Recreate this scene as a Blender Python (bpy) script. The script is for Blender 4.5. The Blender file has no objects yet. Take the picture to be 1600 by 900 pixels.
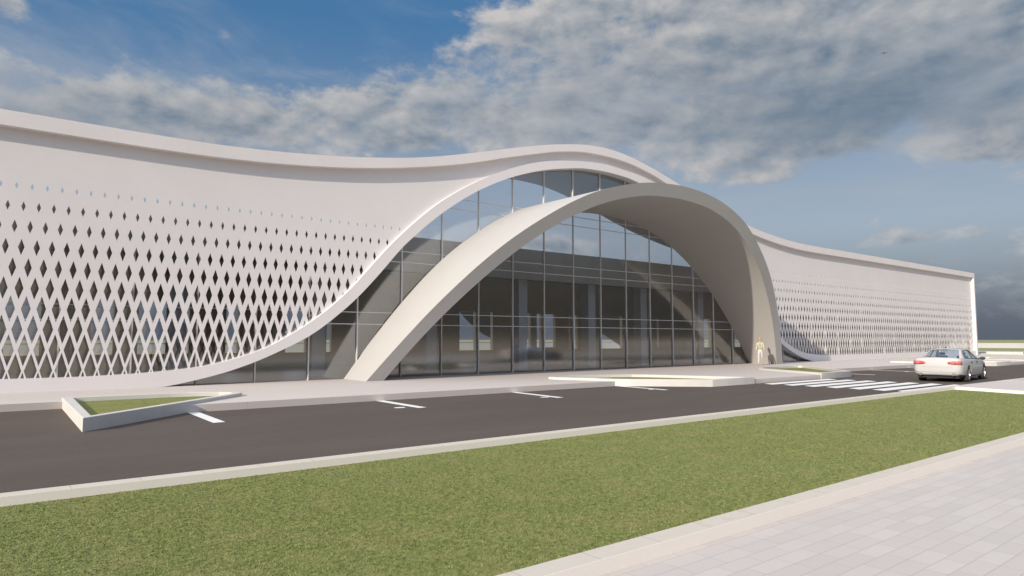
import bpy, bmesh, math, random
import numpy as np
from mathutils import Vector, Matrix

random.seed(7); rng = np.random.default_rng(7)
R = math.radians
sc = bpy.context.scene
COL = sc.collection

# ------------------------------------------------------------------ helpers
def new_obj(name, me, parent=None, mat=None):
    o = bpy.data.objects.new(name, me); COL.objects.link(o)
    if mat is not None and me is not None:
        for m in (mat if isinstance(mat, (list, tuple)) else [mat]): me.materials.append(m)
    if parent is not None: o.parent = parent
    return o
def tag(o, label=None, cat=None, group=None, kind=None):
    if label: o['label'] = label
    if cat: o['category'] = cat
    if group: o['group'] = group
    if kind: o['kind'] = kind
    return o
def empty(name, loc, rz=0.0):
    o = bpy.data.objects.new(name, None); COL.objects.link(o)
    o.location = loc; o.rotation_euler = (0, 0, rz); o.empty_display_size = .3
    return o
def smooth(me, ang=32):
    bm = bmesh.new(); bm.from_mesh(me)
    for f in bm.faces: f.smooth = True
    for e in bm.edges:
        e.smooth = not (len(e.link_faces) == 2 and e.calc_face_angle(0) > R(ang))
    bm.to_mesh(me); bm.free()
def pymesh(name, vs, fs, parent=None, mat=None, sm=None, fix=False):
    me = bpy.data.meshes.new(name); me.from_pydata([tuple(v) for v in vs], [], fs)
    if fix:
        bm = bmesh.new(); bm.from_mesh(me); bmesh.ops.recalc_face_normals(bm, faces=bm.faces); bm.to_mesh(me); bm.free()
    if sm: smooth(me, sm)
    me.update()
    return new_obj(name, me, parent, mat)
class MB:
    def __init__(s): s.v = []; s.f = []
    def box(s, x0, x1, y0, y1, z0, z1):
        n = len(s.v)
        s.v += [(x, y, z) for z in (z0, z1) for (x, y) in ((x0, y0), (x1, y0), (x1, y1), (x0, y1))]
        for q in ((3, 2, 1, 0), (4, 5, 6, 7), (0, 1, 5, 4), (1, 2, 6, 5), (2, 3, 7, 6), (3, 0, 4, 7)): s.f.append(tuple(n + i for i in q))
        return s
    def prism(s, poly, z0, z1):
        n = len(s.v); k = len(poly)
        s.v += [(x, y, z0) for x, y in poly] + [(x, y, z1) for x, y in poly]
        s.f.append(tuple(n + i for i in range(k - 1, -1, -1))); s.f.append(tuple(n + k + i for i in range(k)))
        for i in range(k):
            j = (i + 1) % k; s.f.append((n + i, n + j, n + k + j, n + k + i))
        return s
    def sheet(s, poly, z):
        n = len(s.v); s.v += [(x, y, z) for x, y in poly]; s.f.append(tuple(range(n, n + len(poly)))); return s
    def tube(s, p0, p1, r0, r1=None, n=10, cap=True):
        r1 = r0 if r1 is None else r1
        p0, p1 = Vector(p0), Vector(p1); d = (p1 - p0).normalized()
        a = d.orthogonal().normalized(); b = d.cross(a); k = len(s.v)
        for p, r in ((p0, r0), (p1, r1)):
            for i in range(n):
                t = 2 * math.pi * i / n; s.v.append(tuple(p + a * (r * math.cos(t)) + b * (r * math.sin(t))))
        for i in range(n):
            j = (i + 1) % n; s.f.append((k + i, k + j, k + n + j, k + n + i))
        if cap: s.f.append(tuple(k + i for i in range(n - 1, -1, -1))); s.f.append(tuple(k + n + i for i in range(n)))
        return s
    def build(s, name, mat, parent=None, sm=None, bevel=0):
        me = bpy.data.meshes.new(name); me.from_pydata(s.v, [], s.f)
        if bevel:
            bm = bmesh.new(); bm.from_mesh(me)
            bmesh.ops.remove_doubles(bm, verts=bm.verts, dist=1e-5)
            es = [e for e in bm.edges if len(e.link_faces) == 2 and e.calc_face_angle(0) > R(30)]
            bmesh.ops.bevel(bm, geom=es, offset=bevel, segments=2, profile=.5, affect='EDGES'); bm.to_mesh(me); bm.free()
        if sm: smooth(me, sm)
        return new_obj(name, me, parent, mat)
def pchip(xs, ys):
    x = np.array(xs, float); y = np.array(ys, float); h = np.diff(x); d = np.diff(y) / h
    m = np.zeros(len(x)); m[0] = d[0]; m[-1] = d[-1]
    for i in range(1, len(x) - 1):
        m[i] = 0 if d[i - 1] * d[i] <= 0 else (h[i - 1] + h[i]) * 3 / ((2 * h[i] + h[i - 1]) / d[i - 1] + (h[i] + 2 * h[i - 1]) / d[i])
    if abs(x[0]) < 1e-9: m[0] = 0
    def f(q):
        q = abs(q); i = int(min(max(np.searchsorted(x, q) - 1, 0), len(x) - 2)); t = (q - x[i]) / h[i]
        return float((1 + 2 * t) * (1 - t) ** 2 * y[i] + t * (1 - t) ** 2 * h[i] * m[i] + t * t * (3 - 2 * t) * y[i + 1] + t * t * (t - 1) * h[i] * m[i + 1])
    return f

# ------------------------------------------------------------------ materials
class NT:
    def __init__(s, mat):
        mat.use_nodes = True; s.t = mat.node_tree; s.t.nodes.clear()
    def n(s, typ, **kw):
        nd = s.t.nodes.new(typ)
        for k, v in kw.items():
            if k == 'ins':
                for a, b in v.items():
                    if hasattr(b, 'is_linked') or isinstance(b, bpy.types.NodeSocket): s.t.links.new(b, nd.inputs[a])
                    else: nd.inputs[a].default_value = b
            else: setattr(nd, k, v)
        return nd
    def math(s, op, a, b=0.0, c=0.0, clamp=False):
        nd = s.t.nodes.new('ShaderNodeMath'); nd.operation = op; nd.use_clamp = clamp
        for i, q in enumerate((a, b, c)):
            if isinstance(q, bpy.types.NodeSocket): s.t.links.new(q, nd.inputs[i])
            else: nd.inputs[i].default_value = q
        return nd.outputs[0]
    def mix(s, fac, a, b, blend='MIX'):
        nd = s.t.nodes.new('ShaderNodeMix'); nd.data_type = 'RGBA'; nd.blend_type = blend
        for i, q in ((0, fac), (6, a), (7, b)):
            if isinstance(q, bpy.types.NodeSocket): s.t.links.new(q, nd.inputs[i])
            else: nd.inputs[i].default_value = q if i == 0 else (q[0], q[1], q[2], 1)
        return nd.outputs[2]
    def ramp(s, fac, a, b):   # smoothstep
        nd = s.t.nodes.new('ShaderNodeMapRange'); nd.interpolation_type = 'SMOOTHSTEP'
        s.t.links.new(fac, nd.inputs[0]); nd.inputs[1].default_value = a; nd.inputs[2].default_value = b
        return nd.outputs[0]
    def noise(s, vec, scale, detail=4, rough=.55, dist=0.0, dim='3D'):
        nd = s.t.nodes.new('ShaderNodeTexNoise'); nd.noise_dimensions = dim
        if vec is not None: s.t.links.new(vec, nd.inputs['Vector'])
        nd.inputs['Scale'].default_value = scale; nd.inputs['Detail'].default_value = detail
        nd.inputs['Roughness'].default_value = rough; nd.inputs['Distortion'].default_value = dist
        return nd.outputs[0]
def objco(t):
    return t.n('ShaderNodeNewGeometry').outputs['Position']
def mapping(t, v, sc_=(1, 1, 1), loc=(0, 0, 0), rot=(0, 0, 0)):
    m = t.n('ShaderNodeMapping'); t.t.links.new(v, m.inputs[0]); m.inputs['Scale'].default_value = sc_
    m.inputs['Location'].default_value = loc; m.inputs['Rotation'].default_value = rot
    return m.outputs[0]
def finish(t, col, rough, bump=None, bstr=.2, bdist=.01, metal=0.0, spec=.5, coat=0.0):
    p = t.n('ShaderNodeBsdfPrincipled')
    for k, v in (('Base Color', col), ('Roughness', rough), ('Metallic', metal)):
        if isinstance(v, bpy.types.NodeSocket): t.t.links.new(v, p.inputs[k])
        else: p.inputs[k].default_value = (v[0], v[1], v[2], 1) if k == 'Base Color' else v
    p.inputs['Specular IOR Level'].default_value = spec
    p.inputs['Coat Weight'].default_value = coat
    if bump is not None:
        b = t.n('ShaderNodeBump'); b.inputs['Strength'].default_value = bstr; b.inputs['Distance'].default_value = bdist
        t.t.links.new(bump, b.inputs['Height']); t.t.links.new(b.outputs[0], p.inputs['Normal'])
    o = t.n('ShaderNodeOutputMaterial'); t.t.links.new(p.outputs[0], o.inputs[0])
    return p
def plain(name, col, rough=.6, var=.06, scale=3.0, bump=.0, metal=0.0, coat=0.0, spec=.5):
    m = bpy.data.materials.new(name); t = NT(m); v = objco(t)
    n1 = t.noise(v, scale, 5); n2 = t.noise(v, scale * 9, 3)
    f = t.math('ADD', t.math('MULTIPLY', n1, .7), t.math('MULTIPLY', n2, .3))
    a = tuple(c * (1 - var) for c in col); b = tuple(min(1, c * (1 + var)) for c in col)
    c = t.mix(t.ramp(f, .3, .7), a, b)
    finish(t, c, rough, n2 if bump else None, bump, .004, metal, spec, coat)
    return m

M = {}
M['white'] = plain('facade_white', (.752, .712, .705), .55, .02, .5, .04)
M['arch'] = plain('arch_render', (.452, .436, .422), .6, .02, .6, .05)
M['roof'] = plain('roof_white', (.755, .712, .702), .6, .03, .6, .04)
M['beam'] = plain('dark_beam', (.62, .57, .49), .8, .08, 1.)
M['inner'] = plain('inner_wall', (.70, .57, .38), .8, .1, .8)
M['columns'] = plain('column_grey', (.75, .75, .77), .7, .05, 1.)
M['lobby'] = plain('lobby_floor', (.34, .26, .18), .35, .1, 1.)
M['mull'] = plain('mullion_metal', (.62, .61, .61), .5, .04, 2.)
M['planter'] = plain('planter_stone', (.58, .555, .525), .7, .05, 2., .08)
M['rearpanel'] = plain('rear_panel', (.075, .085, .10), .7, .1, 1.)  # dark blue paints the backlit silhouette of the rear screens into the colour
M['slab'] = plain('slab_dark', (.13, .12, .11), .9, .1, .6)  # dark tone put in to cut bounce light under the roof vault
M['reflection_ground'] = plain('reflected_brown', (.31, .235, .16), .9, .2, .3, .3)
M['desk'] = plain('desk_beige', (.5, .4, .3), .5, .05, 2.)
M['paint'] = plain('road_paint', (.8, .78, .77), .7, .05, 6.)
M['wallfar'] = plain('far_wall', (.44, .425, .43), .8, .04, .2)
M['black'] = plain('black_plastic', (.02, .02, .02), .5, .1, 8.)
M['tyre'] = plain('tyre_rubber', (.05, .045, .04), .85, .1, 8.)
M['rim'] = plain('alloy', (.55, .55, .56), .25, .05, 8., metal=.9)
M['chrome'] = plain('exhaust', (.25, .22, .2), .35, .05, 8., metal=.8)
M['carpaint'] = plain('car_paint', (.465, .455, .445), .35, .01, 1., coat=.4)
M['seat'] = plain('seat_blue', (.05, .07, .20), .7, .1, 6.)
M['under'] = plain('underbody', (.015, .015, .016), .8, .1, 4.)

def mk_glass(name, tint, base, ior=1.5, rough=.0, lift=0.0):
    m = bpy.data.materials.new(name); t = NT(m)
    tr = t.n('ShaderNodeBsdfTransparent'); tr.inputs[0].default_value = (*tint, 1)
    gl = t.n('ShaderNodeBsdfGlossy'); gl.inputs['Roughness'].default_value = rough; gl.inputs[0].default_value = (.95, .95, .95, 1)
    fr = t.n('ShaderNodeFresnel'); fr.inputs[0].default_value = ior
    f = t.math('ADD', fr.outputs[0], base, clamp=True)
    mx = t.n('ShaderNodeMixShader'); t.t.links.new(f, mx.inputs[0]); t.t.links.new(tr.outputs[0], mx.inputs[1]); t.t.links.new(gl.outputs[0], mx.inputs[2])
    if lift:
        df = t.n('ShaderNodeBsdfDiffuse'); df.inputs[0].default_value = (.50, .455, .385, 1); m2 = t.n('ShaderNodeMixShader'); m2.inputs[0].default_value = lift
        t.t.links.new(mx.outputs[0], m2.inputs[1]); t.t.links.new(df.outputs[0], m2.inputs[2]); mx = m2
    o = t.n('ShaderNodeOutputMaterial'); t.t.links.new(mx.outputs[0], o.inputs[0])
    return m
M['glass'] = mk_glass('curtain_glass', (.86, .90, .95), .21, 1.5, .08)
M['glasslift'] = mk_glass('lightened_glass', (.86, .90, .95), .10, 1.5, .15, .30)  # diffuse tan share added to brighten what shows through the screen holes
M['carglass'] = mk_glass('car_glass', (.80, .87, .93), .10, 1.5)

def mk_red():
    m = bpy.data.materials.new('tail_red'); t = NT(m)
    v = objco(t); w = t.n('ShaderNodeTexWave', ins={'Scale': 9.0}); t.t.links.new(v, w.inputs[0])
    finish(t, t.mix(w.outputs['Fac'], (.50, .06, .06), (.62, .16, .15)), .15, coat=.6); return m
M['red'] = mk_red()

def mk_asphalt():
    m = bpy.data.materials.new('asphalt'); t = NT(m); v = objco(t)
    n = t.noise(v, 90, 3, .7); l = t.noise(mapping(t, v, (.12, .5, 1)), 1.0, 5, .6); f = t.noise(v, 7, 4)
    c = t.mix(t.ramp(n, .3, .75), (.090, .072, .063), (.135, .112, .099))
    c = t.mix(t.math('MULTIPLY', t.ramp(l, .35, .7), .3), c, (.15, .128, .115))
    c = t.mix(t.math('MULTIPLY', t.ramp(f, .45, .75), .2), c, (.07, .06, .056))
    finish(t, c, .95, n, .35, .006, spec=.06); return m
M['asphalt'] = mk_asphalt()

def mk_tiles(name, w, h, c1, c2, mort, mortar=.012, off=.5, warm=.0, size=1.0):
    m = bpy.data.materials.new(name); t = NT(m); v = objco(t)
    b = t.n('ShaderNodeTexBrick'); t.t.links.new(v, b.inputs['Vector']); b.offset = off; b.offset_frequency = 3 if off < .5 else 2
    b.inputs['Scale'].default_value = 1.0; b.inputs['Brick Width'].default_value = w; b.inputs['Row Height'].default_value = h
    b.inputs['Mortar Size'].default_value = mortar; b.inputs['Mortar Smooth'].default_value = .3; b.inputs['Bias'].default_value = 0
    b.inputs['Color1'].default_value = (*c1, 1); b.inputs['Color2'].default_value = (*c2, 1); b.inputs['Mortar'].default_value = (*mort, 1)
    g = t.noise(v, 60, 4, .6); l = t.noise(mapping(t, v, (.7, 1.6, 1)), 1.3, 5, .6); s = t.noise(mapping(t, v, (1.5, 14, 1)), 2.0, 4, .6)
    c = t.mix(t.math('MULTIPLY', t.ramp(g, .3, .7), .10), b.outputs[0], tuple(x * .75 for x in c1))
    c = t.mix(t.math('MULTIPLY', t.ramp(l, .5, .75), .16), c, tuple(x * .82 for x in c1))
    c = t.mix(t.math('MULTIPLY', t.ramp(s, .5, .75), .10), c, (c1[0] * .8, c1[1] * .8, c1[2] * .82))
    hgt = t.math('SUBTRACT', t.math('MULTIPLY', g, .15), b.outputs['Fac'])
    finish(t, c, .75, hgt, .35, .006, spec=.35); return m
M['paving'] = mk_tiles('paving', .42, .18, (.575, .524, .492), (.522, .474, .446), (.41, .365, .335), .0035, .37)
M['plaza'] = mk_tiles('plaza_deck', 2.4, .30, (.60, .535, .50), (.575, .515, .485), (.52, .465, .435), .010)

def mk_kerb(name, base, stain, period):
    m = bpy.data.materials.new(name); t = NT(m); v = objco(t)
    sx = t.n('ShaderNodeSeparateXYZ'); t.t.links.new(v, sx.inputs[0])
    fr = t.math('FRACT', t.math('DIVIDE', t.math('ADD', sx.outputs[0], 100 * period - 4.01 + .0), period))
    d = t.math('ABSOLUTE', t.math('SUBTRACT', fr, .5))
    j = t.ramp(d, .5 - .007, .5 - .003)
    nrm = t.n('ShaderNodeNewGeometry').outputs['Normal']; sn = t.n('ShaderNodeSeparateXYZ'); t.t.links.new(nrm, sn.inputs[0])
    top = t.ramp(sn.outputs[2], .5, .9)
    cell = t.n('ShaderNodeTexWhiteNoise', noise_dimensions='1D'); t.t.links.new(t.math('FLOOR', t.math('DIVIDE', t.math('ADD', sx.outputs[0], 100 * period - 4.01), period)), cell.inputs['W'])
    n1 = t.noise(mapping(t, v, (1.2, 3, 3)), 3.5, 6, .65, .6); n2 = t.noise(v, 70, 3)
    st = t.math('MULTIPLY', t.math('MULTIPLY', t.ramp(n1, .45, .68), t.math('ADD', .25, t.math('MULTIPLY', cell.outputs[0], .75))), t.math('MULTIPLY', top, .75))
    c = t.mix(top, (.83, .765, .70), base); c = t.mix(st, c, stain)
    c = t.mix(t.math('MULTIPLY', t.ramp(n2, .35, .7), .08), c, tuple(x * .7 for x in base))
    c = t.mix(t.math('MULTIPLY', t.math('MULTIPLY', j, top), .7), c, (.22, .19, .17))
    finish(t, c, .75, n2, .15, .003, spec=.35); return m
M['kerb'] = mk_kerb('kerb_stone', (.60, .54, .47), (.55, .44, .315), .735)

def mk_grass(name, dark=1.0):
    m = bpy.data.materials.new(name); t = NT(m); v = objco(t)
    a = t.noise(mapping(t, v, (1, 1, .2)), 15, 5, .68); b = t.noise(v, 2.2, 5, .6, .4); d = t.noise(v, 75, 3, .7); e = t.noise(v, .25, 4, .6)
    c = t.mix(t.ramp(a, .3, .7), (.125, .15, .044), (.275, .28, .098))
    c = t.mix(t.math('MULTIPLY', t.ramp(b, .42, .7), .55), c, (.30, .265, .115))
    c = t.mix(t.math('MULTIPLY', t.ramp(e, .4, .7), .25), c, (.23, .255, .12))
    c = t.mix(t.math('MULTIPLY', t.ramp(d, .56, .70), .75), c, (.07, .095, .03))
    finish(t, c, .9, d, .6, .02, spec=.15); return m
M['grass'] = mk_grass('lawn_grass')
M['field'] = plain('field_grass', (.25, .25, .11), .9, .14, .06)

def mk_blade():
    m = bpy.data.materials.new('grass_blade'); t = NT(m); v = objco(t)
    a = t.noise(mapping(t, v, (1, 1, .2)), 15, 5, .68); b = t.noise(v, 2.2, 5, .6, .4)
    c = t.mix(t.ramp(a, .33, .66), (.11, .15, .042), (.26, .288, .098))
    c = t.mix(t.math('MULTIPLY', t.ramp(b, .42, .7), .5), c, (.27, .25, .105))
    finish(t, c, .8, spec=.15); return m
M['blade'] = mk_blade()

# ------------------------------------------------------------------ camera
cam = bpy.data.cameras.new('camera'); co = bpy.data.objects.new('camera', cam); COL.objects.link(co)
cam.lens = 24; cam.sensor_width = 36; cam.clip_end = 6000; cam.clip_start = .05
F_ = 1600 * 24 / 36; PIT = math.atan(80.2 / F_); YAW = math.atan2(2133 - 800, math.hypot(F_, 80.2))
CAM = Vector((0, 0, 1.85)); co.location = CAM
hx = Vector((math.cos(YAW), math.sin(YAW), 0))
fw = hx * math.cos(PIT) + Vector((0, 0, 1)) * math.sin(PIT)
co.rotation_euler = fw.to_track_quat('-Z', 'Y').to_euler()
sc.camera = co

# ------------------------------------------------------------------ light
SUN = Vector((2.45, .63, -1.0)).normalized()
sl = bpy.data.lights.new('sun', 'SUN'); so = bpy.data.objects.new('sun', sl); COL.objects.link(so)
sl.energy = 5.0; sl.angle = R(.55); sl.color = (1.0, .90, .76)
so.rotation_euler = SUN.to_track_quat('-Z', 'Y').to_euler(); so.location = (-60, -20, 40)

w = bpy.data.worlds.new('World'); sc.world = w; t = NT(w)
to_sun = -SUN
sky = t.n('ShaderNodeTexSky'); sky.sky_type = 'NISHITA'; sky.sun_disc = False
sky.sun_elevation = math.asin(to_sun.z); sky.sun_rotation = math.atan2(to_sun.x, to_sun.y) % (2 * math.pi)
sky.altitude = 100; sky.air_density = 1.0; sky.dust_density = 1.2
tc = t.n('ShaderNodeTexCoord'); d = tc.outputs['Generated']
rot = t.n('ShaderNodeVectorRotate', rotation_type='Z_AXIS'); t.t.links.new(d, rot.inputs['Vector']); rot.inputs['Angle'].default_value = math.pi / 2 - YAW
sp = t.n('ShaderNodeSeparateXYZ'); t.t.links.new(rot.outputs[0], sp.inputs[0])
Az = t.math('MULTIPLY', t.math('ARCTAN2', sp.outputs[0], sp.outputs[1]), 180 / math.pi)     # degrees, clockwise from the street's bearing
El = t.math('MULTIPLY', t.math('ARCSINE', sp.outputs[2]), 180 / math.pi)
def gauss(a0, e0, sa, se):
    x = t.math('DIVIDE', t.math('SUBTRACT', Az, a0), sa); y = t.math('DIVIDE', t.math('SUBTRACT', El, e0), se)
    return t.math('EXPONENT', t.math('MULTIPLY', t.math('ADD', t.math('MULTIPLY', x, x), t.math('MULTIPLY', y, y)), -1))
Uc = t.math('MULTIPLY', Az, .085); Vc = t.math('MULTIPLY', El, .145)
def cvec(du=0.0, dv=0.0, su=1.0, sv=1.0, seed=0.0):
    c = t.n('ShaderNodeCombineXYZ')
    t.t.links.new(t.math('MULTIPLY', t.math('ADD', Uc, du), su), c.inputs[0]); t.t.links.new(t.math('MULTIPLY', t.math('ADD', Vc, dv), sv), c.inputs[1]); c.inputs[2].default_value = seed
    return c.outputs[0]
SEED = 3.7
def cloudn(du, dv):
    wv = t.noise(cvec(du, dv, 1, 1, SEED + 11), 1.6, 2, .5)
    vv = t.n('ShaderNodeVectorMath', operation='ADD'); t.t.links.new(cvec(du, dv, 1, 1, SEED), vv.inputs[0])
    cw = t.n('ShaderNodeCombineXYZ'); t.t.links.new(t.math('MULTIPLY', wv, .22), cw.inputs[0]); t.t.links.new(t.math('MULTIPLY', wv, -.12), cw.inputs[1]); t.t.links.new(cw.outputs[0], vv.inputs[1])
    big = t.noise(vv.outputs[0], 1.3, 2, .5)
    mid = t.noise(vv.outputs[0], 3.6, 5, .55)
    fine = t.noise(vv.outputs[0], 9.0, 7, .62)
    bm_ = t.math('ADD', t.math('MULTIPLY', big, .42), t.math('MULTIPLY', mid, .38))
    return t.math('ADD', bm_, t.math('MULTIPLY', fine, .20)), t.math('ADD', bm_, t.math('MULTIPLY', fine, .07))
(n0, s0), (n1, s1) = cloudn(0, 0), cloudn(-.06, .11)
bias = t.math('MULTIPLY', gauss(26, 23.5, 35, 9.0), .29)
for g, k in ((gauss(-31, 16.6, 18, 3.4), .22), (gauss(-5, 17.0, 14, 3.2), .15), (gauss(20.5, 12.7, 3.6, .8), .17), (gauss(35.5, 13.8, 2.8, 1.6), .2), (gauss(33, 7.3, 5, .6), .15), (gauss(-23, 25.5, 17, 4.6), -.30), (gauss(8, 11.5, 24, 2.4), -.16), (gauss(-37.5, 22.0, 2.2, 1.4), .22), (gauss(-23.5, 22.8, 1.6, .8), .2), (gauss(3.6, 7.6, 2.6, .8), .36), (gauss(27, 14.2, 10, 1.2), .12), (gauss(31, 17.5, 12, 2.6), .14)):
    bias = t.math('ADD', bias, t.math('MULTIPLY', g, k))
bias = t.math('ADD', bias, t.math('MULTIPLY', t.ramp(El, 27, 60), .18))
D = t.math('ADD', n0, bias)
alpha = t.ramp(D, .53, .69)
lit = t.math('MULTIPLY', t.math('SUBTRACT', s0, s1), 4.2)
thick = t.ramp(D, .60, .92)
br = t.math('ADD', t.math('SUBTRACT', .66, t.math('MULTIPLY', thick, .30)), lit, clamp=True)
br = t.math('MULTIPLY', br, t.math('SUBTRACT', 1.0, t.math('MULTIPLY', gauss(31, 17.0, 18, 3.2), .78)))
br = t.math('MULTIPLY', br, t.math('SUBTRACT', 1.0, t.math('MULTIPLY', gauss(14, 20.5, 26, 3.2), .32)))
br = t.math('MULTIPLY', br, t.math('SUBTRACT', 1.0, t.math('MULTIPLY', gauss(-34, 15.0, 14, 3.4), .45)))
cc = t.mix(br, (.140, .205, .285), (.57, .555, .545))
# clear sky: Nishita toned down, hazy towards the horizon, storm-grey low down
base = t.mix(1.0, sky.outputs[0], (.105, .105, .105), 'MULTIPLY')
grad = t.mix(t.ramp(El, 8, 26), (.335, .395, .475), (.055, .185, .39))
clear = t.mix(.82, base, grad)
low = t.math('SUBTRACT', 1.0, t.ramp(El, 0.0, 9.5))
clear = t.mix(t.math('MULTIPLY', low, .97), clear, (.105, .125, .165))
skyc = t.mix(t.math('MULTIPLY', alpha, t.math('SUBTRACT', 1.0, t.math('MULTIPLY', low, .8))), clear, cc)
# thin veil
veil = t.noise(cvec(0, 0, .7, 1.3, 9.0), 1.0, 7, .62, .7)
skyc = t.mix(t.math('MULTIPLY', t.ramp(veil, .42, .72), t.math('MULTIPLY', t.math('SUBTRACT', .45, t.math('MULTIPLY', gauss(-20, 27, 18, 4.5), .36)), t.math('SUBTRACT', 1.0, low))), skyc, (.40, .44, .50))
# brighter towards the sun side and overhead
sd = t.n('ShaderNodeVectorMath', operation='DOT_PRODUCT'); t.t.links.new(d, sd.inputs[0]); sd.inputs[1].default_value = tuple(to_sun)
gl_ = t.math('MULTIPLY', t.ramp(sd.outputs['Value'], 0.0, 1.0), 1.15)
up_ = t.math('MULTIPLY', t.ramp(El, 28, 62), .90)
skyc = t.mix(t.math('ADD', gl_, up_), skyc, (.545, .585, .655), 'ADD')
# unseen low sky behind the viewpoint, darkened to dim the glass reflections
rear = t.math('MULTIPLY', t.ramp(t.n('ShaderNodeSeparateXYZ', ins={'Vector': d}).outputs[1], .05, -.25), t.math('SUBTRACT', 1.0, t.ramp(El, 4.0, 13.0)))
skyc = t.mix(t.math('MULTIPLY', rear, .9), skyc, (.085, .08, .072))
bg = t.n('ShaderNodeBackground'); t.t.links.new(skyc, bg.inputs[0]); bg.inputs[1].default_value = 1.0
ow = t.n('ShaderNodeOutputWorld'); t.t.links.new(bg.outputs[0], ow.inputs[0])
w.cycles.sampling_method = 'MANUAL'; w.cycles.sample_map_resolution = 1024

# ------------------------------------------------------------------ ground
PZ = .19
tag(MB().sheet([(-2500, -2500), (2500, -2500), (2500, 2500), (-2500, 2500)], -.06).build('ground', M['field']), 'flat green field reaching the horizon', 'ground', kind='structure')
tag(MB().sheet([(-70, 9.0), (89, 9.0), (89, 23.5), (-70, 23.5)], 0.0).build('road', M['asphalt']), 'dark grey asphalt road along the building', 'road', kind='structure')
LP = [(1.95, 16.15), (6.3, 20.55), (6.52, 20.9), (6.5, 21.3), (6.2, 21.7), (5.6, 22.0), (4.8, 22.15), (2.17, 22.2)]
MP = [(22.95, 16.06), (25.9, 16.06), (24.1, 20.2), (23.6, 20.85), (22.8, 21.25), (21.5, 21.55), (20.2, 21.75), (19.6, 21.75), (19.25, 21.55), (19.2, 21.2), (20.3, 18.72)]
RP = [(31.5, 16.06), (34.5, 16.06), (39.0, 20.6), (39.35, 21.1), (39.2, 21.5), (38.5, 21.68), (36.5, 21.62), (35.1, 21.42), (34.3, 21.1), (33.8, 20.6)]
def inset(poly, d_):
    n = len(poly); out = []
    for i in range(n):
        p0, p1, p2 = Vector(poly[i - 1]), Vector(poly[i]), Vector(poly[(i + 1) % n])
        e0, e1 = (p1 - p0).normalized(), (p2 - p1).normalized()
        n0_, n1_ = Vector((-e0.y, e0.x)), Vector((-e1.y, e1.x)); b = n0_ + n1_
        out.append(tuple(p1 + b * (d_ / max(.35, 1 + n0_.dot(n1_)))))
    return out
sh = lambda P_, dx: [(x + dx, y) for x, y in P_]
il, im, ir = inset(LP, .12), inset(MP, .12), inset(RP, .12)
seq_m = [im[10], *im[9:1:-1], (im[1][0], 16.1)]          # round the back of the middle planter
seq_r = [(ir[0][0], 16.1), *ir[9:1:-1], (37.06, 18.75)]
front = [(-70, 21.9), (2.28, 21.9), *il[7:0:-1], (4.44, 18.75), (20.30, 18.75), *seq_m, *seq_r, *sh([(20.30, 18.75), *seq_m], 33.0), *sh(seq_r, 32.5), (83, 18.75), (89.5, 16.1)]
pl = MB().prism([(-70, 62)] + front + [(89.5, 62)], -.05, PZ).build('plaza', M['plaza'])
tag(pl, 'pale paved plaza in front of the building', 'plaza', kind='structure')
tag(MB().sheet([(-160, -150), (150, -150), (150, 3.88), (-160, 3.88)], .0).build('pavement', M['paving']), 'pale grey stone slab pavement nearest the camera', 'pavement', kind='structure')
tag(MB().sheet([(-900, -900), (900, -900), (900, -14), (-900, -14)], .006).build('reflection_ground', M['reflection_ground']), 'added brown ground behind the viewpoint, unseen, there to be reflected in the glass', 'ground', kind='structure')  # unseen ground added so the lower glass reflects brown
lawn = [(-40, 4.0), (26.9, 4.0), (28.55, 9.55), (-40, 9.55)]
tag(MB().sheet(lawn, .012).build('lawn', M['grass']), 'mown green lawn strip between pavement and road', 'lawn', kind='structure')
tag(MB().sheet([(34.6, 4.0), (89, 4.0), (89, 9.55), (34.6, 9.55)], .012).build('lawn', M['grass']), 'second lawn beyond the cross path', 'lawn', kind='structure')
tag(MB().prism([(27.1, 3.88), (34.5, 3.88), (34.5, 9.74), (28.83, 9.74)], -.05, .118).build('path', M['plaza']), 'pale cross path between the two lawns', 'path', kind='structure')
kb = MB()
kb.box(-40, 26.8, 3.87, 4.10, -.05, .12)
kb.box(-40, 28.55, 9.51, 9.74, -.05, .12)
kb.prism([(26.8, 3.87), (27.1, 3.9), (28.83, 9.74), (28.552, 9.74), (28.5, 9.5), (26.95, 4.1)], -.05, .121)
kb.box(34.5, 34.73, 3.87, 9.74, -.05, .121); kb.box(34.73, 89, 9.51, 9.74, -.05, .12); kb.box(34.73, 89, 3.87, 4.10, -.05, .12)
tag(kb.build('kerb', M['kerb'], bevel=.004), 'pale stone kerbs edging the lawns', 'kerb', kind='structure')
tag(MB().sheet([(113, -60), (131, -60), (131, 130), (113, 130)], -.05).build('path', M['wallfar']), 'pale path across the far field', 'path', kind='structure')

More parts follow.
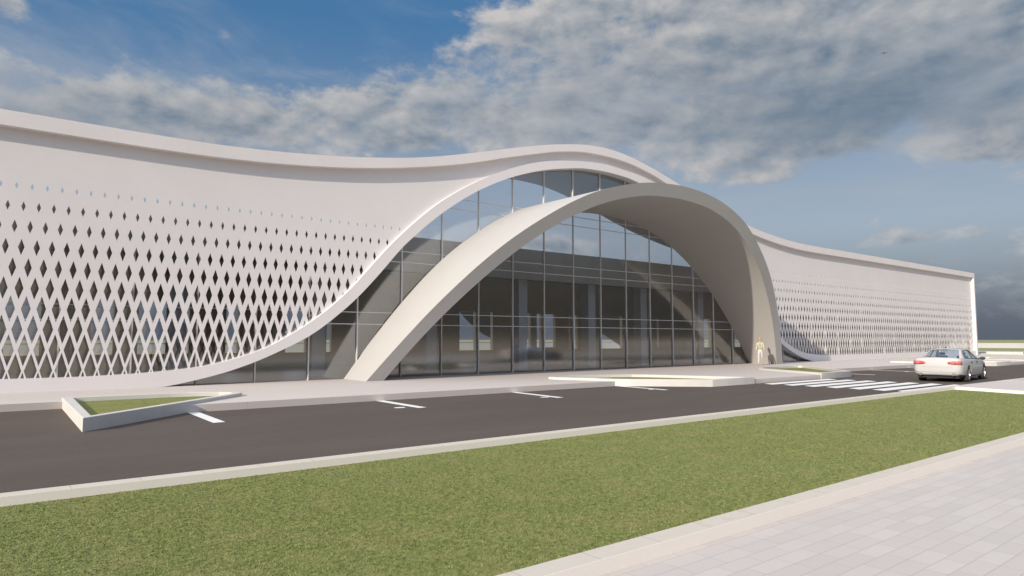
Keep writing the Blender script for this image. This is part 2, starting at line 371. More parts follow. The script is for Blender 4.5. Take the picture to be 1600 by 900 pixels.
# grass blades (stuff)
def blades(n):
    x = rng.uniform(-1.5, 28.3, n * 3); y = rng.uniform(4.12, 9.5, n * 3)
    dist = np.hypot(x, y); keep = rng.random(n * 3) < np.clip((7.5 / dist) ** 1.6, .03, 1)
    ok = (x < 26.9 + (y - 4) * .29)
    x, y = x[keep & ok][:n], y[keep & ok][:n]; k = len(x)
    a = rng.uniform(0, 2 * np.pi, k); h = rng.uniform(.004, .016, k); wd = rng.uniform(.003, .006, k) * (1 + np.hypot(x, y) / 22)
    lx, ly = rng.normal(0, .018, k), rng.normal(0, .018, k)
    V = np.empty((k, 3, 3), np.float32)
    V[:, 0] = np.stack([x - np.cos(a) * wd, y - np.sin(a) * wd, np.full(k, .008)], 1)
    V[:, 1] = np.stack([x + np.cos(a) * wd, y + np.sin(a) * wd, np.full(k, .008)], 1)
    V[:, 2] = np.stack([x + lx, y + ly, .012 + h], 1)
    me = bpy.data.meshes.new('grass'); me.vertices.add(3 * k); me.vertices.foreach_set('co', V.reshape(-1))
    me.loops.add(3 * k); me.loops.foreach_set('vertex_index', np.arange(3 * k, dtype=np.int32))
    me.polygons.add(k); me.polygons.foreach_set('loop_start', np.arange(0, 3 * k, 3, dtype=np.int32)); me.polygons.foreach_set('loop_total', np.full(k, 3, np.int32))
    me.update(calc_edges=True)
    return new_obj('grass', me, None, M['blade'])
tag(blades(300000), 'short grass blades growing on the near lawn', 'grass', kind='stuff')

# road paint
mk = MB()
for x in (4.52, 9.78, 15.02, 20.28, 37.3, 42.75, 48.1, 53.3):
    s = .17 if x > 14 else .1
    y1 = 18.74 if x not in (20.28, 37.3) else 18.6
    if x == 37.3: y1 = 18.3
    if x == 53.3: y1 = 18.5
    mk.sheet([(x + .1 - 2 * s, 16.1), (x + .36 - 2 * s, 16.1), (x + .26, y1), (x, y1)], .004)
for x, y in ((9.34, 16.51), (14.63, 16.56), (20.02, 16.65), (42.4, 16.6)):
    mk.sheet([(x + .17 * math.cos(a), y + .13 * math.sin(a)) for a in np.linspace(0, 2 * math.pi, 17)[:-1]], .004)
tag(mk.build('road_marking', M['paint']), 'white lines between the lay-by bays', 'road marking', kind='structure')
cw = MB()
for i in range(7):
    y = 15.84 - .872 * i
    y0 = y - .56 if i < 6 else y - .40
    cw.sheet([(25.92, y0), (31.52, y0 + .05), (31.82, y + .03), (26.22, y)], .005)
tag(cw.build('crosswalk', M['paint']), 'white zebra stripes across the road', 'crosswalk', kind='structure')

# ------------------------------------------------------------------ terminal building
CX = 28.07; CR = 27.95
RL = pchip([0, 1.4, 3.1, 4.85, 7.0, 9.0, 11.04, 12.49, 13.07, 14.24, 15.15, 15.86, 17.27, 18.3, 19.5, 20.5, 21.5, 22.4, 24, 70], [11.33, 11.28, 11.04, 10.66, 9.94, 8.99, 7.66, 6.46, 5.92, 4.61, 3.66, 3.02, 1.98, 1.46, .95, .62, .38, .21, .05, .05])
RU = pchip([0, 1.4, 3.34, 4.71, 6.2, 8.6, 11.05, 12.17, 13.74, 14.13, 14.93, 15.45, 16.69, 17.86, 19.34, 21.58, 23.6, 25.5, 70], [11.76, 11.68, 11.43, 11.16, 10.72, 9.68, 8.24, 7.36, 5.9, 5.48, 4.6, 4.03, 2.93, 2.14, 1.38, .82, .66, .61, .60])
FT = pchip([0, 1.3, 3.55, 5.4, 7.0, 9.3, 11.7, 13.4, 16.4, 19.6, 21.5, 24, 70], [12.66, 12.59, 12.24, 11.82, 11.40, 10.77, 10.17, 9.84, 9.42, 9.15, 9.07, 9.05, 9.05])
FB = pchip([0, 1.3, 3.55, 5.2, 7.0, 9.0, 10.84, 13.4, 16.4, 19.6, 21.5, 24, 70], [12.20, 12.16, 11.85, 11.44, 10.96, 10.38, 9.92, 9.40, 8.95, 8.67, 8.59, 8.56, 8.56])
XL, XR = -29.3, 85.85
BLD = empty('terminal_building', (CX, 30, 0))
tag(BLD, 'long white terminal building with wavy roof, perforated diamond screens and a glazed central arch', 'building')
def P(o): o.location = (-CX, -30, 0); return o
def strip(name, lo, hi, x0, x1, y0, y1, step, mat, cx, zmin=None):
    n = int((x1 - x0) / step); xs = np.linspace(x0, x1, n + 1); vs = []; fs = []
    for x in xs:
        a, b = lo(x - cx), hi(x - cx)
        if zmin is not None: a = max(a, zmin)
        vs += [(x, y0, a), (x, y0, b), (x, y1, b), (x, y1, a)]
    for i in range(n):
        p, q = 4 * i, 4 * i + 4
        for k in range(4):
            l = (k + 1) % 4; fs.append((p + k, q + k, q + l, p + l))
    fs += [(0, 1, 2, 3), (4 * n + 3, 4 * n + 2, 4 * n + 1, 4 * n)]
    return P(pymesh(name, vs, fs, BLD, mat, sm=35, fix=True))
strip('roof_canopy', FB, FT, CR - 18.9, CR + 18.9, 26.3, 34.0, .3, M['roof'], CR)
strip('roof_canopy', FB, FT, XL, CR - 18.9, 26.3, 27.25, .3, M['roof'], CR)  # wings kept shallow, leaving an added gap that lets skylight behind the screens
strip('roof_canopy', FB, FT, CR + 18.9, XR, 26.3, 27.25, .3, M['roof'], CR)
strip('arch_rim', RL, RU, XL + .28, XR - .32, 26.4, 26.945, .22, M['white'], CX, PZ)
for x0, x1 in ((XL, XL + .27), (XR - .31, XR)):
    fn = MB().box(x0 + .002, x1 - .002, 26.303, 27.247, PZ - .02, 8.7).build('end_fin', M['white'], BLD, bevel=.01); P(fn)

# perforated screens
def clip(poly, f):   # keep f(p) >= 0
    out = []
    for i in range(len(poly)):
        a, b = poly[i], poly[(i + 1) % len(poly)]; fa, fb = f(a), f(b)
        if fa >= 0: out.append(a)
        if (fa >= 0) != (fb >= 0):
            s = fa / (fa - fb); out.append((a[0] + (b[0] - a[0]) * s, a[1] + (b[1] - a[1]) * s))
    return out
PIT_X, ROW, Z0, X00 = .4065, .655, 6.745, 1.115
def screen(name, x0, x1, y0, th, mid, top, sides, mat, z_off=0.0, nrow=11):
    polys = []
    def dia(i, k):
        zc = Z0 - ROW * i + z_off; xc = X00 + PIT_X * (k + (.5 if i % 2 else 0))
        if i < 0: return {c: (xc, zc) for c in 'LTRB'}
        h = (.225 + .1 * i) / 2; ww = min(.088 + .0282 * i, .345) / 2
        return {'L': (xc - ww, zc), 'R': (xc + ww, zc), 'T': (xc, zc + h), 'B': (xc, zc - h)}
    k0 = int((x0 - X00) / PIT_X) - 2; k1 = int((x1 - X00) / PIT_X) + 3
    for i in range(-1, nrow):
        o = 1 if i % 2 else 0
        for k in range(k0, k1):
            c = dia(i, k); r = dia(i, k + 1); ur = dia(i - 1, k + o); ul = dia(i - 1, k + o - 1); dr = dia(i + 1, k + o)
            if i >= 0:
                polys.append([c['T'], c['R'], ur['B'], ur['L']])
                polys.append([c['L'], c['T'], ul['R'], ul['B']])
                polys.append([c['R'], dr['T'], r['L'], ur['B']])
            else:
                polys.append([c['R'], dr['T'], r['L']])
    zt = Z0 + ROW + z_off
    n = int((x1 - x0) / .2); xs = np.linspace(x0, x1, n + 1)
    for a, b in zip(xs[:-1], xs[1:]):
        za, zb = max(zt, mid(a - CX)), max(zt, mid(b - CX)); ta, tb = top(a), top(b)
        if za < ta and zb < tb: polys.append([(a, za), (b, zb), (b, tb), (a, ta)])
    vid = {}; vs = []; fs = []
    def V(p):
        key = (round(p[0], 4), round(p[1], 4))
        if key not in vid: vid[key] = len(vs); vs.append((p[0], p[1]))
        return vid[key]
    for pl_ in polys:
        mx = sum(p[0] for p in pl_) / len(pl_)
        if mx < x0 - .5 or mx > x1 + .5: continue
        if min(p[1] for p in pl_) < zt - .01:
            u = mx - CX
            if abs(u) < 11.0: continue
            m0 = mid(u); sl_ = (mid(u + .05) - mid(u - .05)) / .1 * 1.0
            if u < 0: sl_ = (mid(abs(u) - .05) - mid(abs(u) + .05)) / .1
            pl_ = clip(pl_, lambda p: p[1] - (m0 + sl_ * (p[0] - mx)))
            if len(pl_) > 2: pl_ = clip(pl_, lambda p: p[0] - x0)
            if len(pl_) > 2: pl_ = clip(pl_, lambda p: x1 - p[0])
        ids = []
        for p in pl_:
            q = V(p)
            if not ids or ids[-1] != q: ids.append(q)
        if len(ids) > 1 and ids[0] == ids[-1]: ids.pop()
        if len(set(ids)) == len(ids) and len(ids) > 2:
            A = sum(vs[ids[i]][0] * vs[ids[(i + 1) % len(ids)]][1] - vs[ids[(i + 1) % len(ids)]][0] * vs[ids[i]][1] for i in range(len(ids)))
            if abs(A) > 1e-6: fs.append(ids if A > 0 else ids[::-1])
    cnt = {}
    for f in fs:
        for i in range(len(f)): cnt[(f[i], f[(i + 1) % len(f)])] = 1
    nv = len(vs); V3 = [(x, y0, z) for x, z in vs] + [(x, y0 + th, z) for x, z in vs]
    F3 = [tuple(f) for f in fs] + [tuple(i + nv for i in f[::-1]) for f in fs]
    for (a, b) in cnt:
        if (b, a) not in cnt: F3.append((b, a, a + nv, b + nv))
    o = pymesh(name, V3, F3, BLD, mat); P(o)
    bv_ = o.modifiers.new('edge', 'BEVEL'); bv_.width = .003; bv_.segments = 2; bv_.limit_method = 'ANGLE'; bv_.angle_limit = R(40); bv_.use_clamp_overlap = True
    return o
MID = lambda u: max((RL(u) * .45 + RU(u) * .55), .40)
TOPF = lambda x: FB(x - CR) + .16
screen('perforated_screen', XL + .26, CX - .05, 26.585, .010, MID, TOPF, -1, M['white'])
screen('perforated_screen', CX - .05, XR - .30, 26.585, .010, MID, TOPF, 1, M['white'])

# curtain wall
GY = 26.95
def gtop(x):
    u = abs(x - CX)
    return max(6.7, RL(u) + .12) if u < 13.3 else 6.7
xs = np.linspace(XL + .3, XR - .35, 440); vs = []; fs = []
for x in xs: vs += [(x, GY, PZ - .01), (x, GY, gtop(x))]
cen = [i for i in range(len(xs) - 1) if abs((xs[i] + xs[i + 1]) / 2 - CX) < 23.0]; c0_, c1_ = cen[0], cen[-1]
for a_, b_, m_ in ((0, c0_, M['glasslift']), (c0_, c1_ + 1, M['glass']), (c1_ + 1, len(xs) - 1, M['glasslift'])):
    P(pymesh('curtain_glass', vs[2 * a_:2 * b_ + 2], [(2 * i, 2 * i + 2, 2 * i + 3, 2 * i + 1) for i in range(b_ - a_)], BLD, m_))
k = -26
while True:
    x = 28.02 + 2.13 * k; k += 1
    if x > XR - .5: break
    if x < XL + .5: continue
    P(MB().box(x - .022, x + .022, 26.87, 26.944, PZ - .01, gtop(x) - .06).build('mullion', M['mull'], BLD))
for z in (2.5, 3.01, 5.31, 5.8, 8.09, 8.59):
    if z < 6: xa, xb = XL + .4, XR - .45
    else:
        u = next(q for q in np.arange(0, 20, .05) if RL(q) < z); xa, xb = CX - u - .1, CX + u + .1
    P(MB().box(xa, xb, 26.905, 26.9445, z - .016, z + .016).build('transom', M['mull'], BLD))

# building core behind the glass
P(MB().box(XL + .3, XR - .35, 26.96, 42.5, PZ - .03, PZ + .004).build('lobby_floor', M['lobby'], BLD))
P(MB().box(XL + .3, XR - .35, 28.5, 28.9, 5.12, 6.78).build('edge_beam', M['beam'], BLD))
P(MB().box(XL + .3, XR - .35, 28.9, 42.5, 6.30, 6.72).build('roof_slab', M['slab'], BLD))
colx = [x for x in np.arange(-25.4, 84, 5.95)]
for x in (24.65, 30.15, 35.0, 18.6, 41.2, 12.6, 6.7, .8, 47.3, 53.3, 59.3, 65.3, 71.3, 77.3):
    P(MB().box(x - .31, x + .31, 29.7, 30.32, PZ, 6.31).build('column', M['columns'], BLD, bevel=.01))
wins = [(1.3, 2.9), (5.0, 6.0), (7.1, 9.6), (11.5, 12.2), (14.9, 16.15), (17.45, 17.8), (24.35, 24.9), (27.35, 28.75), (29.0, 30.3), (33.25, 33.95), (34.55, 35.05), (35.4, 36.5), (37.95, 38.15), (38.45, 38.95), (40.55, 40.75), (41.55, 44.3), (48.9, 49.2), (55, 57), (61, 63.5), (68, 70)]
rw = MB(); WZ0, WZ1 = 1.07, 3.82; px_ = XL + .3
rw.box(XL + .3, XR - .35, 40.0, 40.3, PZ, WZ0); rw.box(XL + .3, XR - .35, 40.0, 40.3, WZ1, 6.305)
for a, b in wins: rw.box(px_, a, 40.001, 40.299, WZ0, WZ1); px_ = b
rw.box(px_, XR - .35, 40.001, 40.299, WZ0, WZ1)
P(rw.build('rear_wall', M['inner'], BLD))
for x in (XL + .3, XR - .65): P(MB().box(x, x + .3, 28.9, 40.0, PZ, 6.3).build('side_wall', M['inner'], BLD))
# rear screens seen through the window openings
def mid2(u):   # two little arches of the rear elevation
    x = CX + u
    for c, sg in ((33.3, 1), (48.8, 1)):
        if c - 6 < x < c + 4:
            q = c - x; return 1.95 + (max(q, 0) ** 1.55) * .36 if c < 40 else 1.1 + max(q, 0) * .47
    return 2.0
vs = []; fs = []
def rear_panel(x0, x1, lo, holes):
    n = int((x1 - x0) / .15); r = MB(); pts = []
    xs = np.linspace(x0, x1, n + 1); v = []; f = []
    for x in xs: v += [(x, 44, lo(x)), (x, 44, 6.3), (x, 44.1, 6.3), (x, 44.1, lo(x))]
    for i in range(n):
        p, q = 4 * i, 4 * i + 4
        for k in range(4): f.append((p + k, q + k, q + (k + 1) % 4, p + (k + 1) % 4))
    P(pymesh('rear_screen', v, f, BLD, M['rearpanel'], fix=True))
rear_panel(30.2, 37.0, lambda x: 1.93 + max(33.4 - x, 0) ** 1.5 * .34, 0)
rear_panel(45.2, 50.0, lambda x: 1.15 + max(48.7 - x, 0) * .46, 0)

# entrance arch (canopy shell leaning forward in front of the glass)
AX = 28.05
AO = pchip([0, 1.3, 2.6, 4.03, 5.8, 6.98, 8.77, 10.17, 11.33, 12.34, 13.26, 14.09, 14.88, 15.52, 15.7], [9.57, 9.52, 9.39, 9.11, 8.58, 8.05, 7.0, 6.0, 5.0, 4.0, 3.0, 2.0, 1.0, .17, -.05])
AI = pchip([0, 2.0, 3.8, 5.35, 6.5, 7.59, 9.12, 10.37, 11.46, 12.44, 13.32, 14.12, 14.74, 14.9], [8.96, 8.86, 8.55, 8.08, 7.58, 7.0, 6.0, 5.0, 4.0, 3.0, 2.0, 1.0, .17, -.05])
def inv(f, z, hi):
    a, b = 0.0, hi
    for _ in range(40):
        m = (a + b) / 2
        if f(m) > z: a = m
        else: b = m
    return a
N = 72; pts = []
for i in range(N + 1):
    q = i / N
    ph = (1 - q) * math.pi / 2
    uo = inv(AO, .17, 15.7) * math.sin(ph) if True else 0
    # same fraction of the arc on both edges
    ui = inv(AI, .17, 14.9) * math.sin(ph)
    pts.append((uo, AO(uo), ui, AI(ui)))
full = [(-a, b, -c, d_) for a, b, c, d_ in pts] + [(a, b, c, d_) for a, b, c, d_ in pts[::-1][1:]]
vs = []; fs = []
yf = lambda z: 24.87 - .4 * (z - PZ)
for uo, zo_, ui, zi_ in full:
    vs += [(AX + uo, yf(zo_), zo_), (AX + ui, yf(zi_), zi_), (AX + ui, 26.943, zi_), (AX + uo, 26.943, zo_)]
for i in range(len(full) - 1):
    p, q = 4 * i, 4 * i + 4
    for k in range(4): fs.append((p + k, q + k, q + (k + 1) % 4, p + (k + 1) % 4))
n4 = 4 * (len(full) - 1); fs += [(0, 1, 2, 3), (n4 + 3, n4 + 2, n4 + 1, n4)]
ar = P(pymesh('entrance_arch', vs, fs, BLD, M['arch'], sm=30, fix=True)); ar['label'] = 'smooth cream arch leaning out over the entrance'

# lobby furniture
def desk(x, y, rx, ry, h, lab, nm='reception_desk', cat='reception desk'):
    r = empty(nm, (x, y, PZ + .004)); tag(r, lab, cat)
    pts_ = [(rx * math.cos(a), ry * math.sin(a)) for a in np.linspace(0, 2 * math.pi, 25)[:-1]]
    MB().prism(pts_, 0, h - .05).build('counter', M['desk'], r, sm=30)
    MB().prism([(a * 1.06, b * 1.06) for a, b in pts_], h - .05, h).build('countertop', M['inner'], r, sm=30)
desk(31.2, 35.2, 1.5, .7, 1.1, 'low wide oval reception desk seen through the glass near the middle columns')
desk(43.2, 32.5, .55, .55, 1.45, 'tall round beige kiosk seen through the glass at the right of the lobby', 'kiosk', 'kiosk')

# ------------------------------------------------------------------ planters
def planter(poly, label):
    cx = sum(p[0] for p in poly) / len(poly); cy = sum(p[1] for p in poly) / len(poly)
    r = empty('planter', (cx, cy, 0)); tag(r, label, 'planter', 'angular planters along the lay-by')
    q = [(x - cx, y - cy) for x, y in poly]; i_ = inset(q, .24); n = len(q)
    v = [(x, y, -.01) for x, y in q] + [(x, y, .28) for x, y in q] + [(x, y, .28) for x, y in i_] + [(x, y, .10) for x, y in i_]; f = []
    for k in range(n):
        l = (k + 1) % n
        for b in (0, 1, 2): f.append((b * n + k, b * n + l, (b + 1) * n + l, (b + 1) * n + k))
    me = bpy.data.meshes.new('planter_wall'); me.from_pydata(v, [], f)
    bm = bmesh.new(); bm.from_mesh(me)
    es = [e for e in bm.edges if len(e.link_faces) == 2 and e.calc_face_angle(0) > R(40)]
    bmesh.ops.bevel(bm, geom=es, offset=.008, segments=1, affect='EDGES'); bm.to_mesh(me); bm.free(); smooth(me, 25)
    new_obj('planter_wall', me, r, M['planter'])
    # slightly domed turf
    m = [(x * .5, y * .5) for x, y in i_]; c0 = (sum(p[0] for p in i_) / n, sum(p[1] for p in i_) / n)
    v = [(x, y, .165) for x, y in i_] + [(c0[0] + (x - c0[0]) * .6, c0[1] + (y - c0[1]) * .6, .195) for x, y in i_] + [(*c0, .205)]; f = []
    for k in range(n):
        l = (k + 1) % n; f += [(k, l, n + l, n + k), (n + k, n + l, 2 * n)]
    pymesh('turf', v, f, r, M['grass'], sm=60)
planter(LP, 'triangular white planter with turf, nearest of the planters, at the left end of the lay-by')
planter(MP, 'pale curved planter standing before the middle of the glazed arch')
planter(RP, 'pale planter with rounded back, beside the right foot of the entrance arch')
planter([(x + 33.0, y) for x, y in MP], 'far pale planter seen past the front of the white car')
planter([(x + 32.5, y) for x, y in RP], 'farthest pale planter by the right end of the building')

# ------------------------------------------------------------------ far walls
pw = empty('perimeter_wall', (178, 50, 0)); tag(pw, 'long low pale wall around the far field behind the building', 'wall')
a = MB().box(0, .5, -170, 62, -.1, .93).build('wall', M['wallfar'], pw); b = MB().box(-300, .5, 62.01, 62.5, -.1, 1.3).build('wall', M['wallfar'], pw)
MB().box(-.06, .56, -170.0, 61.9, .932, 1.02).build('coping', M['planter'], pw)
MB().box(-300, .56, 61.9, 62.56, 1.302, 1.40).build('coping', M['planter'], pw)
lw = MB().box(0, .6, 0, 6.5, -.08, .25).build('low_wall', M['planter'], bevel=.02); lw.location = (104, 27.0, 0)
tag(lw, 'short cream low wall on the grass past the right end of the building', 'wall')
lw = MB().box(0, .6, 0, 16, -.08, .22).build('low_wall', M['planter'], bevel=.02); lw.location = (91.2, 16.5, 0)
tag(lw, 'cream kerb wall edging the grass behind the front wing of the car', 'wall')

# ------------------------------------------------------------------ car
CAR = empty('car', (34.25, 11.86, 0.0), R(6)); tag(CAR, 'white four-door saloon seen from behind, driving away on the road past the zebra crossing', 'car')
ST = [(-1.145, .72, .40, .92, .98), (-1.13, .80, .345, .955, 1.03), (-1.09, .865, .305, .982, 1.058), (-1.0, .92, .28, .998, 1.07), (-.8, .952, .26, 1.004, 1.068), (-.5, .968, .24, 1.002, 1.055), (-.1, .974, .21, .997, 1.03), (.4, .976, .20, .987, 1.005), (1.2, .976, .19, .97, .975), (2.0, .972, .19, .94, .955), (2.5, .965, .19, .925, .97), (3.0, .952, .20, .885, .93), (3.4, .93, .21, .83, .87), (3.7, .88, .24, .77, .80), (3.88, .79, .29, .70, .73), (3.96, .66, .34, .63, .65)]
def prof(w_, zb, zs, zt):
    m = zb + (zs - zb) * .38; m2 = zb + (zs - zb) * .62
    return [(0, zb), (.80 * w_, zb), (.95 * w_, zb + .07), (w_, m), (.997 * w_, m2), (.970 * w_, zs - .055), (.925 * w_, zs), (.80 * w_, zs + (zt - zs) * .6), (.45 * w_, zt - .008), (0, zt)]
vs = []; fs = []; np_ = 10
for x, w_, zb, zs, zt in ST:
    h = prof(w_, zb, zs, zt)
    ring = [(x, y, z) for y, z in h] + [(x, -y, z) for y, z in h[-2:0:-1]]
    vs += ring
L_ = 18
for i in range(len(ST) - 1):
    for k in range(L_):
        l = (k + 1) % L_; fs.append((i * L_ + k, i * L_ + l, (i + 1) * L_ + l, (i + 1) * L_ + k))
fs += [tuple(range(L_))[::-1], tuple((len(ST) - 1) * L_ + k for k in range(L_))]
body = pymesh('body', vs, fs, None, M['carpaint'], fix=True)
cut = MB()
for x in (0.0, 2.99):
    for s in (-1, 1): cut.tube((x, s * .62, .345), (x, s * 1.1, .345), .385, n=28)
cu = cut.build('cutter', M['under'])
bm_ = body.modifiers.new('wells', 'BOOLEAN'); bm_.object = cu; bm_.operation = 'DIFFERENCE'; bm_.solver = 'EXACT'
bpy.context.view_layer.update()
me = bpy.data.meshes.new_from_object(body.evaluated_get(bpy.context.evaluated_depsgraph_get()))
body.modifiers.clear(); body.data = me; body.parent = CAR
bpy.data.objects.remove(cu)
smooth(me, 38)
MB().box(-.95, 3.7, -.78, .78, .17, .30).build('underbody', M['under'], CAR)
belt = [(-.40, .72, 1.052), (-.02, .85, 1.012), (1.20, .872, .985), (1.28, .872, .983), (2.22, .85, .957), (2.47, .74, .965)]
wtop = [(.26, .57, 1.355), (.50, .64, 1.33), (1.25, .66, 1.372), (1.32, .66, 1.372), (1.68, .635, 1.335), (1.70, .57, 1.36)]
redge = [(.33, .525, 1.393), (.55, .59, 1.385), (1.25, .61, 1.418), (1.32, .61, 1.418), (1.60, .585, 1.385), (1.62, .52, 1.395)]
rcen = [(.31, 0, 1.425), (.55, 0, 1.447), (1.25, 0, 1.464), (1.32, 0, 1.464), (1.56, 0, 1.44), (1.60, 0, 1.428)]
vs = []; fs = []
rows = [belt, wtop, redge, rcen]
for s in (1, -1):
    b0 = len(vs)
    for r_ in rows: vs += [(x, s * y, z) for x, y, z in r_]
    for r in range(3):
        for c in range(5):
            if r == 0 and c in (1, 3): continue
            fs.append((b0 + r * 6 + c, b0 + r * 6 + c + 1, b0 + (r + 1) * 6 + c + 1, b0 + (r + 1) * 6 + c))
cab = pymesh('roof', vs, fs, CAR, M['carpaint'])
bm = bmesh.new(); bm.from_mesh(cab.data); bmesh.ops.remove_doubles(bm, verts=bm.verts, dist=1e-4)
bmesh.ops.recalc_face_normals(bm, faces=bm.faces); bm.to_mesh(cab.data); bm.free(); smooth(cab.data, 50)
sol = cab.modifiers.new('s', 'SOLIDIFY'); sol.thickness = .03; sol.offset = -1
for s in (1, -1):
    for c in (1, 3):
        q = [belt[c], belt[c + 1], wtop[c + 1], wtop[c]]; q = [(x, s * (y - .008), z) for x, y, z in q]
        pn = pymesh('side_window', q, [(0, 1, 2, 3)], CAR, M['carglass'])
        fr = MB()
        for a in range(4): fr.tube(q[a], q[(a + 1) % 4], .017, n=6)
        fr.build('window_frame', M['black'], pn)
def screen_glass(name, i, mat):
    b, wt, rc = belt[i], redge[i], rcen[i]
    off = -.004 if i == 0 else .004
    q = [(b[0] + off, b[1] - .03, b[2]), (b[0] + off - (.10 if i == 0 else -.12), 0, b[2] + .01), (b[0] + off, -b[1] + .03, b[2]), (wt[0], -wt[1] + .02, wt[2] - .01), (rc[0], 0, rc[2] - .01), (wt[0], wt[1] - .02, wt[2] - .01)]
    return pymesh(name, q, [(0, 1, 4, 5), (1, 2, 3, 4)], CAR, mat, sm=60)
screen_glass('rear_window', 0, M['carglass']); screen_glass('windscreen', 5, M['carglass'])
def blob(name, c, r, mat, parent, sub=2, shear=None):
    bm = bmesh.new(); bmesh.ops.create_icosphere(bm, subdivisions=sub, radius=1)
    for v in bm.verts:
        v.co = Vector((v.co.x * r[0] + c[0], v.co.y * r[1] + c[1], v.co.z * r[2] + c[2]))
    me = bpy.data.meshes.new(name); bm.to_mesh(me); bm.free(); smooth(me, 60)
    return new_obj(name, me, parent, mat)
for y in (-.40, .40):
    for x in (1.5,):
        st = MB().box(x, x + .14, y - .22, y + .22, .90, 1.10).build('car_seat', M['seat'], CAR, sm=40, bevel=.04)
        MB().box(x + .02, x + .12, y - .12, y + .12, 1.12, 1.25).build('headrest', M['seat'], st, sm=40, bevel=.035)
# tail lamps following the rear corner
wx = lambda y: float(np.interp(y / .985, [.72, .80, .865, .92, .952, .968], [-1.145, -1.13, -1.09, -1.0, -.8, -.5]))
for s in (1, -1):
    ys = [.42, .47, .54, .63, .72, .785, .835, .88, .91]; v = []; f = []
    for i, y in enumerate(ys):
        q = i / (len(ys) - 1); z0, z1 = .765 + .035 * (1 - min(1, q * 3)), .915 - .05 * (1 - min(1, q * 2.2)) ** 1.5
        x = wx(y) - .012
        v += [(x, s * (y + .006), z0), (x - .006, s * (y + .010), (z0 + z1) / 2), (x, s * (y + .006), z1)]
    for i in range(len(ys) - 1):
        for k in (0, 1): f.append((3 * i + k, 3 * i + 3 + k, 3 * i + 4 + k, 3 * i + 1 + k))
    o = pymesh('tail_light', v, f, CAR, M['red'], sm=60); m_ = o.modifiers.new('s', 'SOLIDIFY'); m_.thickness = .03; m_.offset = 0
rb = MB().box(-1.152, -1.05, -.74, .80, .425, .435).build('bumper_line', M['chrome'], CAR, bevel=.002)
MB().box(-1.150, -1.05, -.62, .62, .65, .654).build('boot_line', M['chrome'], CAR)
for s in (1, -1):
    MB().tube((-1.17, s * .62, .335), (-.95, s * .62, .335), .058, n=16).build('exhaust_pipe', M['chrome'], CAR, sm=40)
    mr = blob('mirror', (2.16, s * 1.06, .985), (.10, .115, .075), M['tyre'], CAR)
    MB().tube((2.18, s * .86, .95), (2.16, s * 1.0, .975), .025, n=8).build('mirror_arm', M['black'], mr)
    for x in (.42, 1.42):
        MB().box(x, x + .20, s * .972 - .018, s * .972 + .018, .83, .865).build('door_handle', M['black'], CAR, bevel=.008)
    MB().box(-.02, 2.6, s * .968 - .011, s * .968 + .011, .215, .235).build('sill_trim', M['chrome'], CAR)
    blob('headlight', (3.80, s * .68, .66), (.14, .17, .07), M['rim'], CAR)
MB().prism([(.45, -.02), (.62, -.012), (.62, .012), (.45, .02)], 1.435, 1.495).build('antenna_fin', M['black'], CAR, bevel=.01)
def wheel(x, s):
    W = empty('wheel', (x, s * .845, .345)); W.parent = CAR
    n = 40; P_ = [(.235, -.10), (.30, -.122), (.335, -.11), (.345, -.06), (.345, .06), (.335, .11), (.30, .122), (.235, .10)]
    v = []; f = []
    for i in range(n):
        a = 2 * math.pi * i / n
        for r, y in P_: v.append((r * math.cos(a), y, r * math.sin(a)))
    k = len(P_)
    for i in range(n):
        for j in range(k): f.append((i * k + j, ((i + 1) % n) * k + j, ((i + 1) % n) * k + (j + 1) % k, i * k + (j + 1) % k))
    pymesh('tyre', v, f, W, M['tyre'], sm=40, fix=True)
    m = MB(); yo = s * .085
    for i in range(n):
        a, b = 2 * math.pi * i / n, 2 * math.pi * (i + 1) / n; q = len(m.v)
        for r, y in ((.236, s * .11), (.215, s * .10), (.205, s * .02)): m.v += [(r * math.cos(a), y, r * math.sin(a)), (r * math.cos(b), y, r * math.sin(b))]
        m.f += [(q, q + 1, q + 3, q + 2), (q + 2, q + 3, q + 5, q + 4)]
    for i in range(10):
        a = 2 * math.pi * i / 10; c, s_ = math.cos(a), math.sin(a); q = len(m.v); t0, t1 = .028, .018
        for r, t_ in ((.05, t0), (.212, t1)):
            for yy in (yo, yo - s * .03):
                m.v += [(r * c - t_ * s_, yy, r * s_ + t_ * c), (r * c + t_ * s_, yy, r * s_ - t_ * c)]
        m.f += [(q, q + 1, q + 5, q + 4), (q + 2, q + 3, q + 7, q + 6), (q, q + 2, q + 6, q + 4), (q + 1, q + 3, q + 7, q + 5)]
    m.tube((0, yo - s * .05, 0), (0, yo + s * .008, 0), .062, n=20)
    m.build('rim', M['rim'], W, sm=35)
    MB().tube((0, -s * .02, 0), (0, s * .005, 0), .20, n=24).build('brake_disc', M['under'], W)
for x in (0.0, 2.99):
    for s in (1, -1): wheel(x, s)

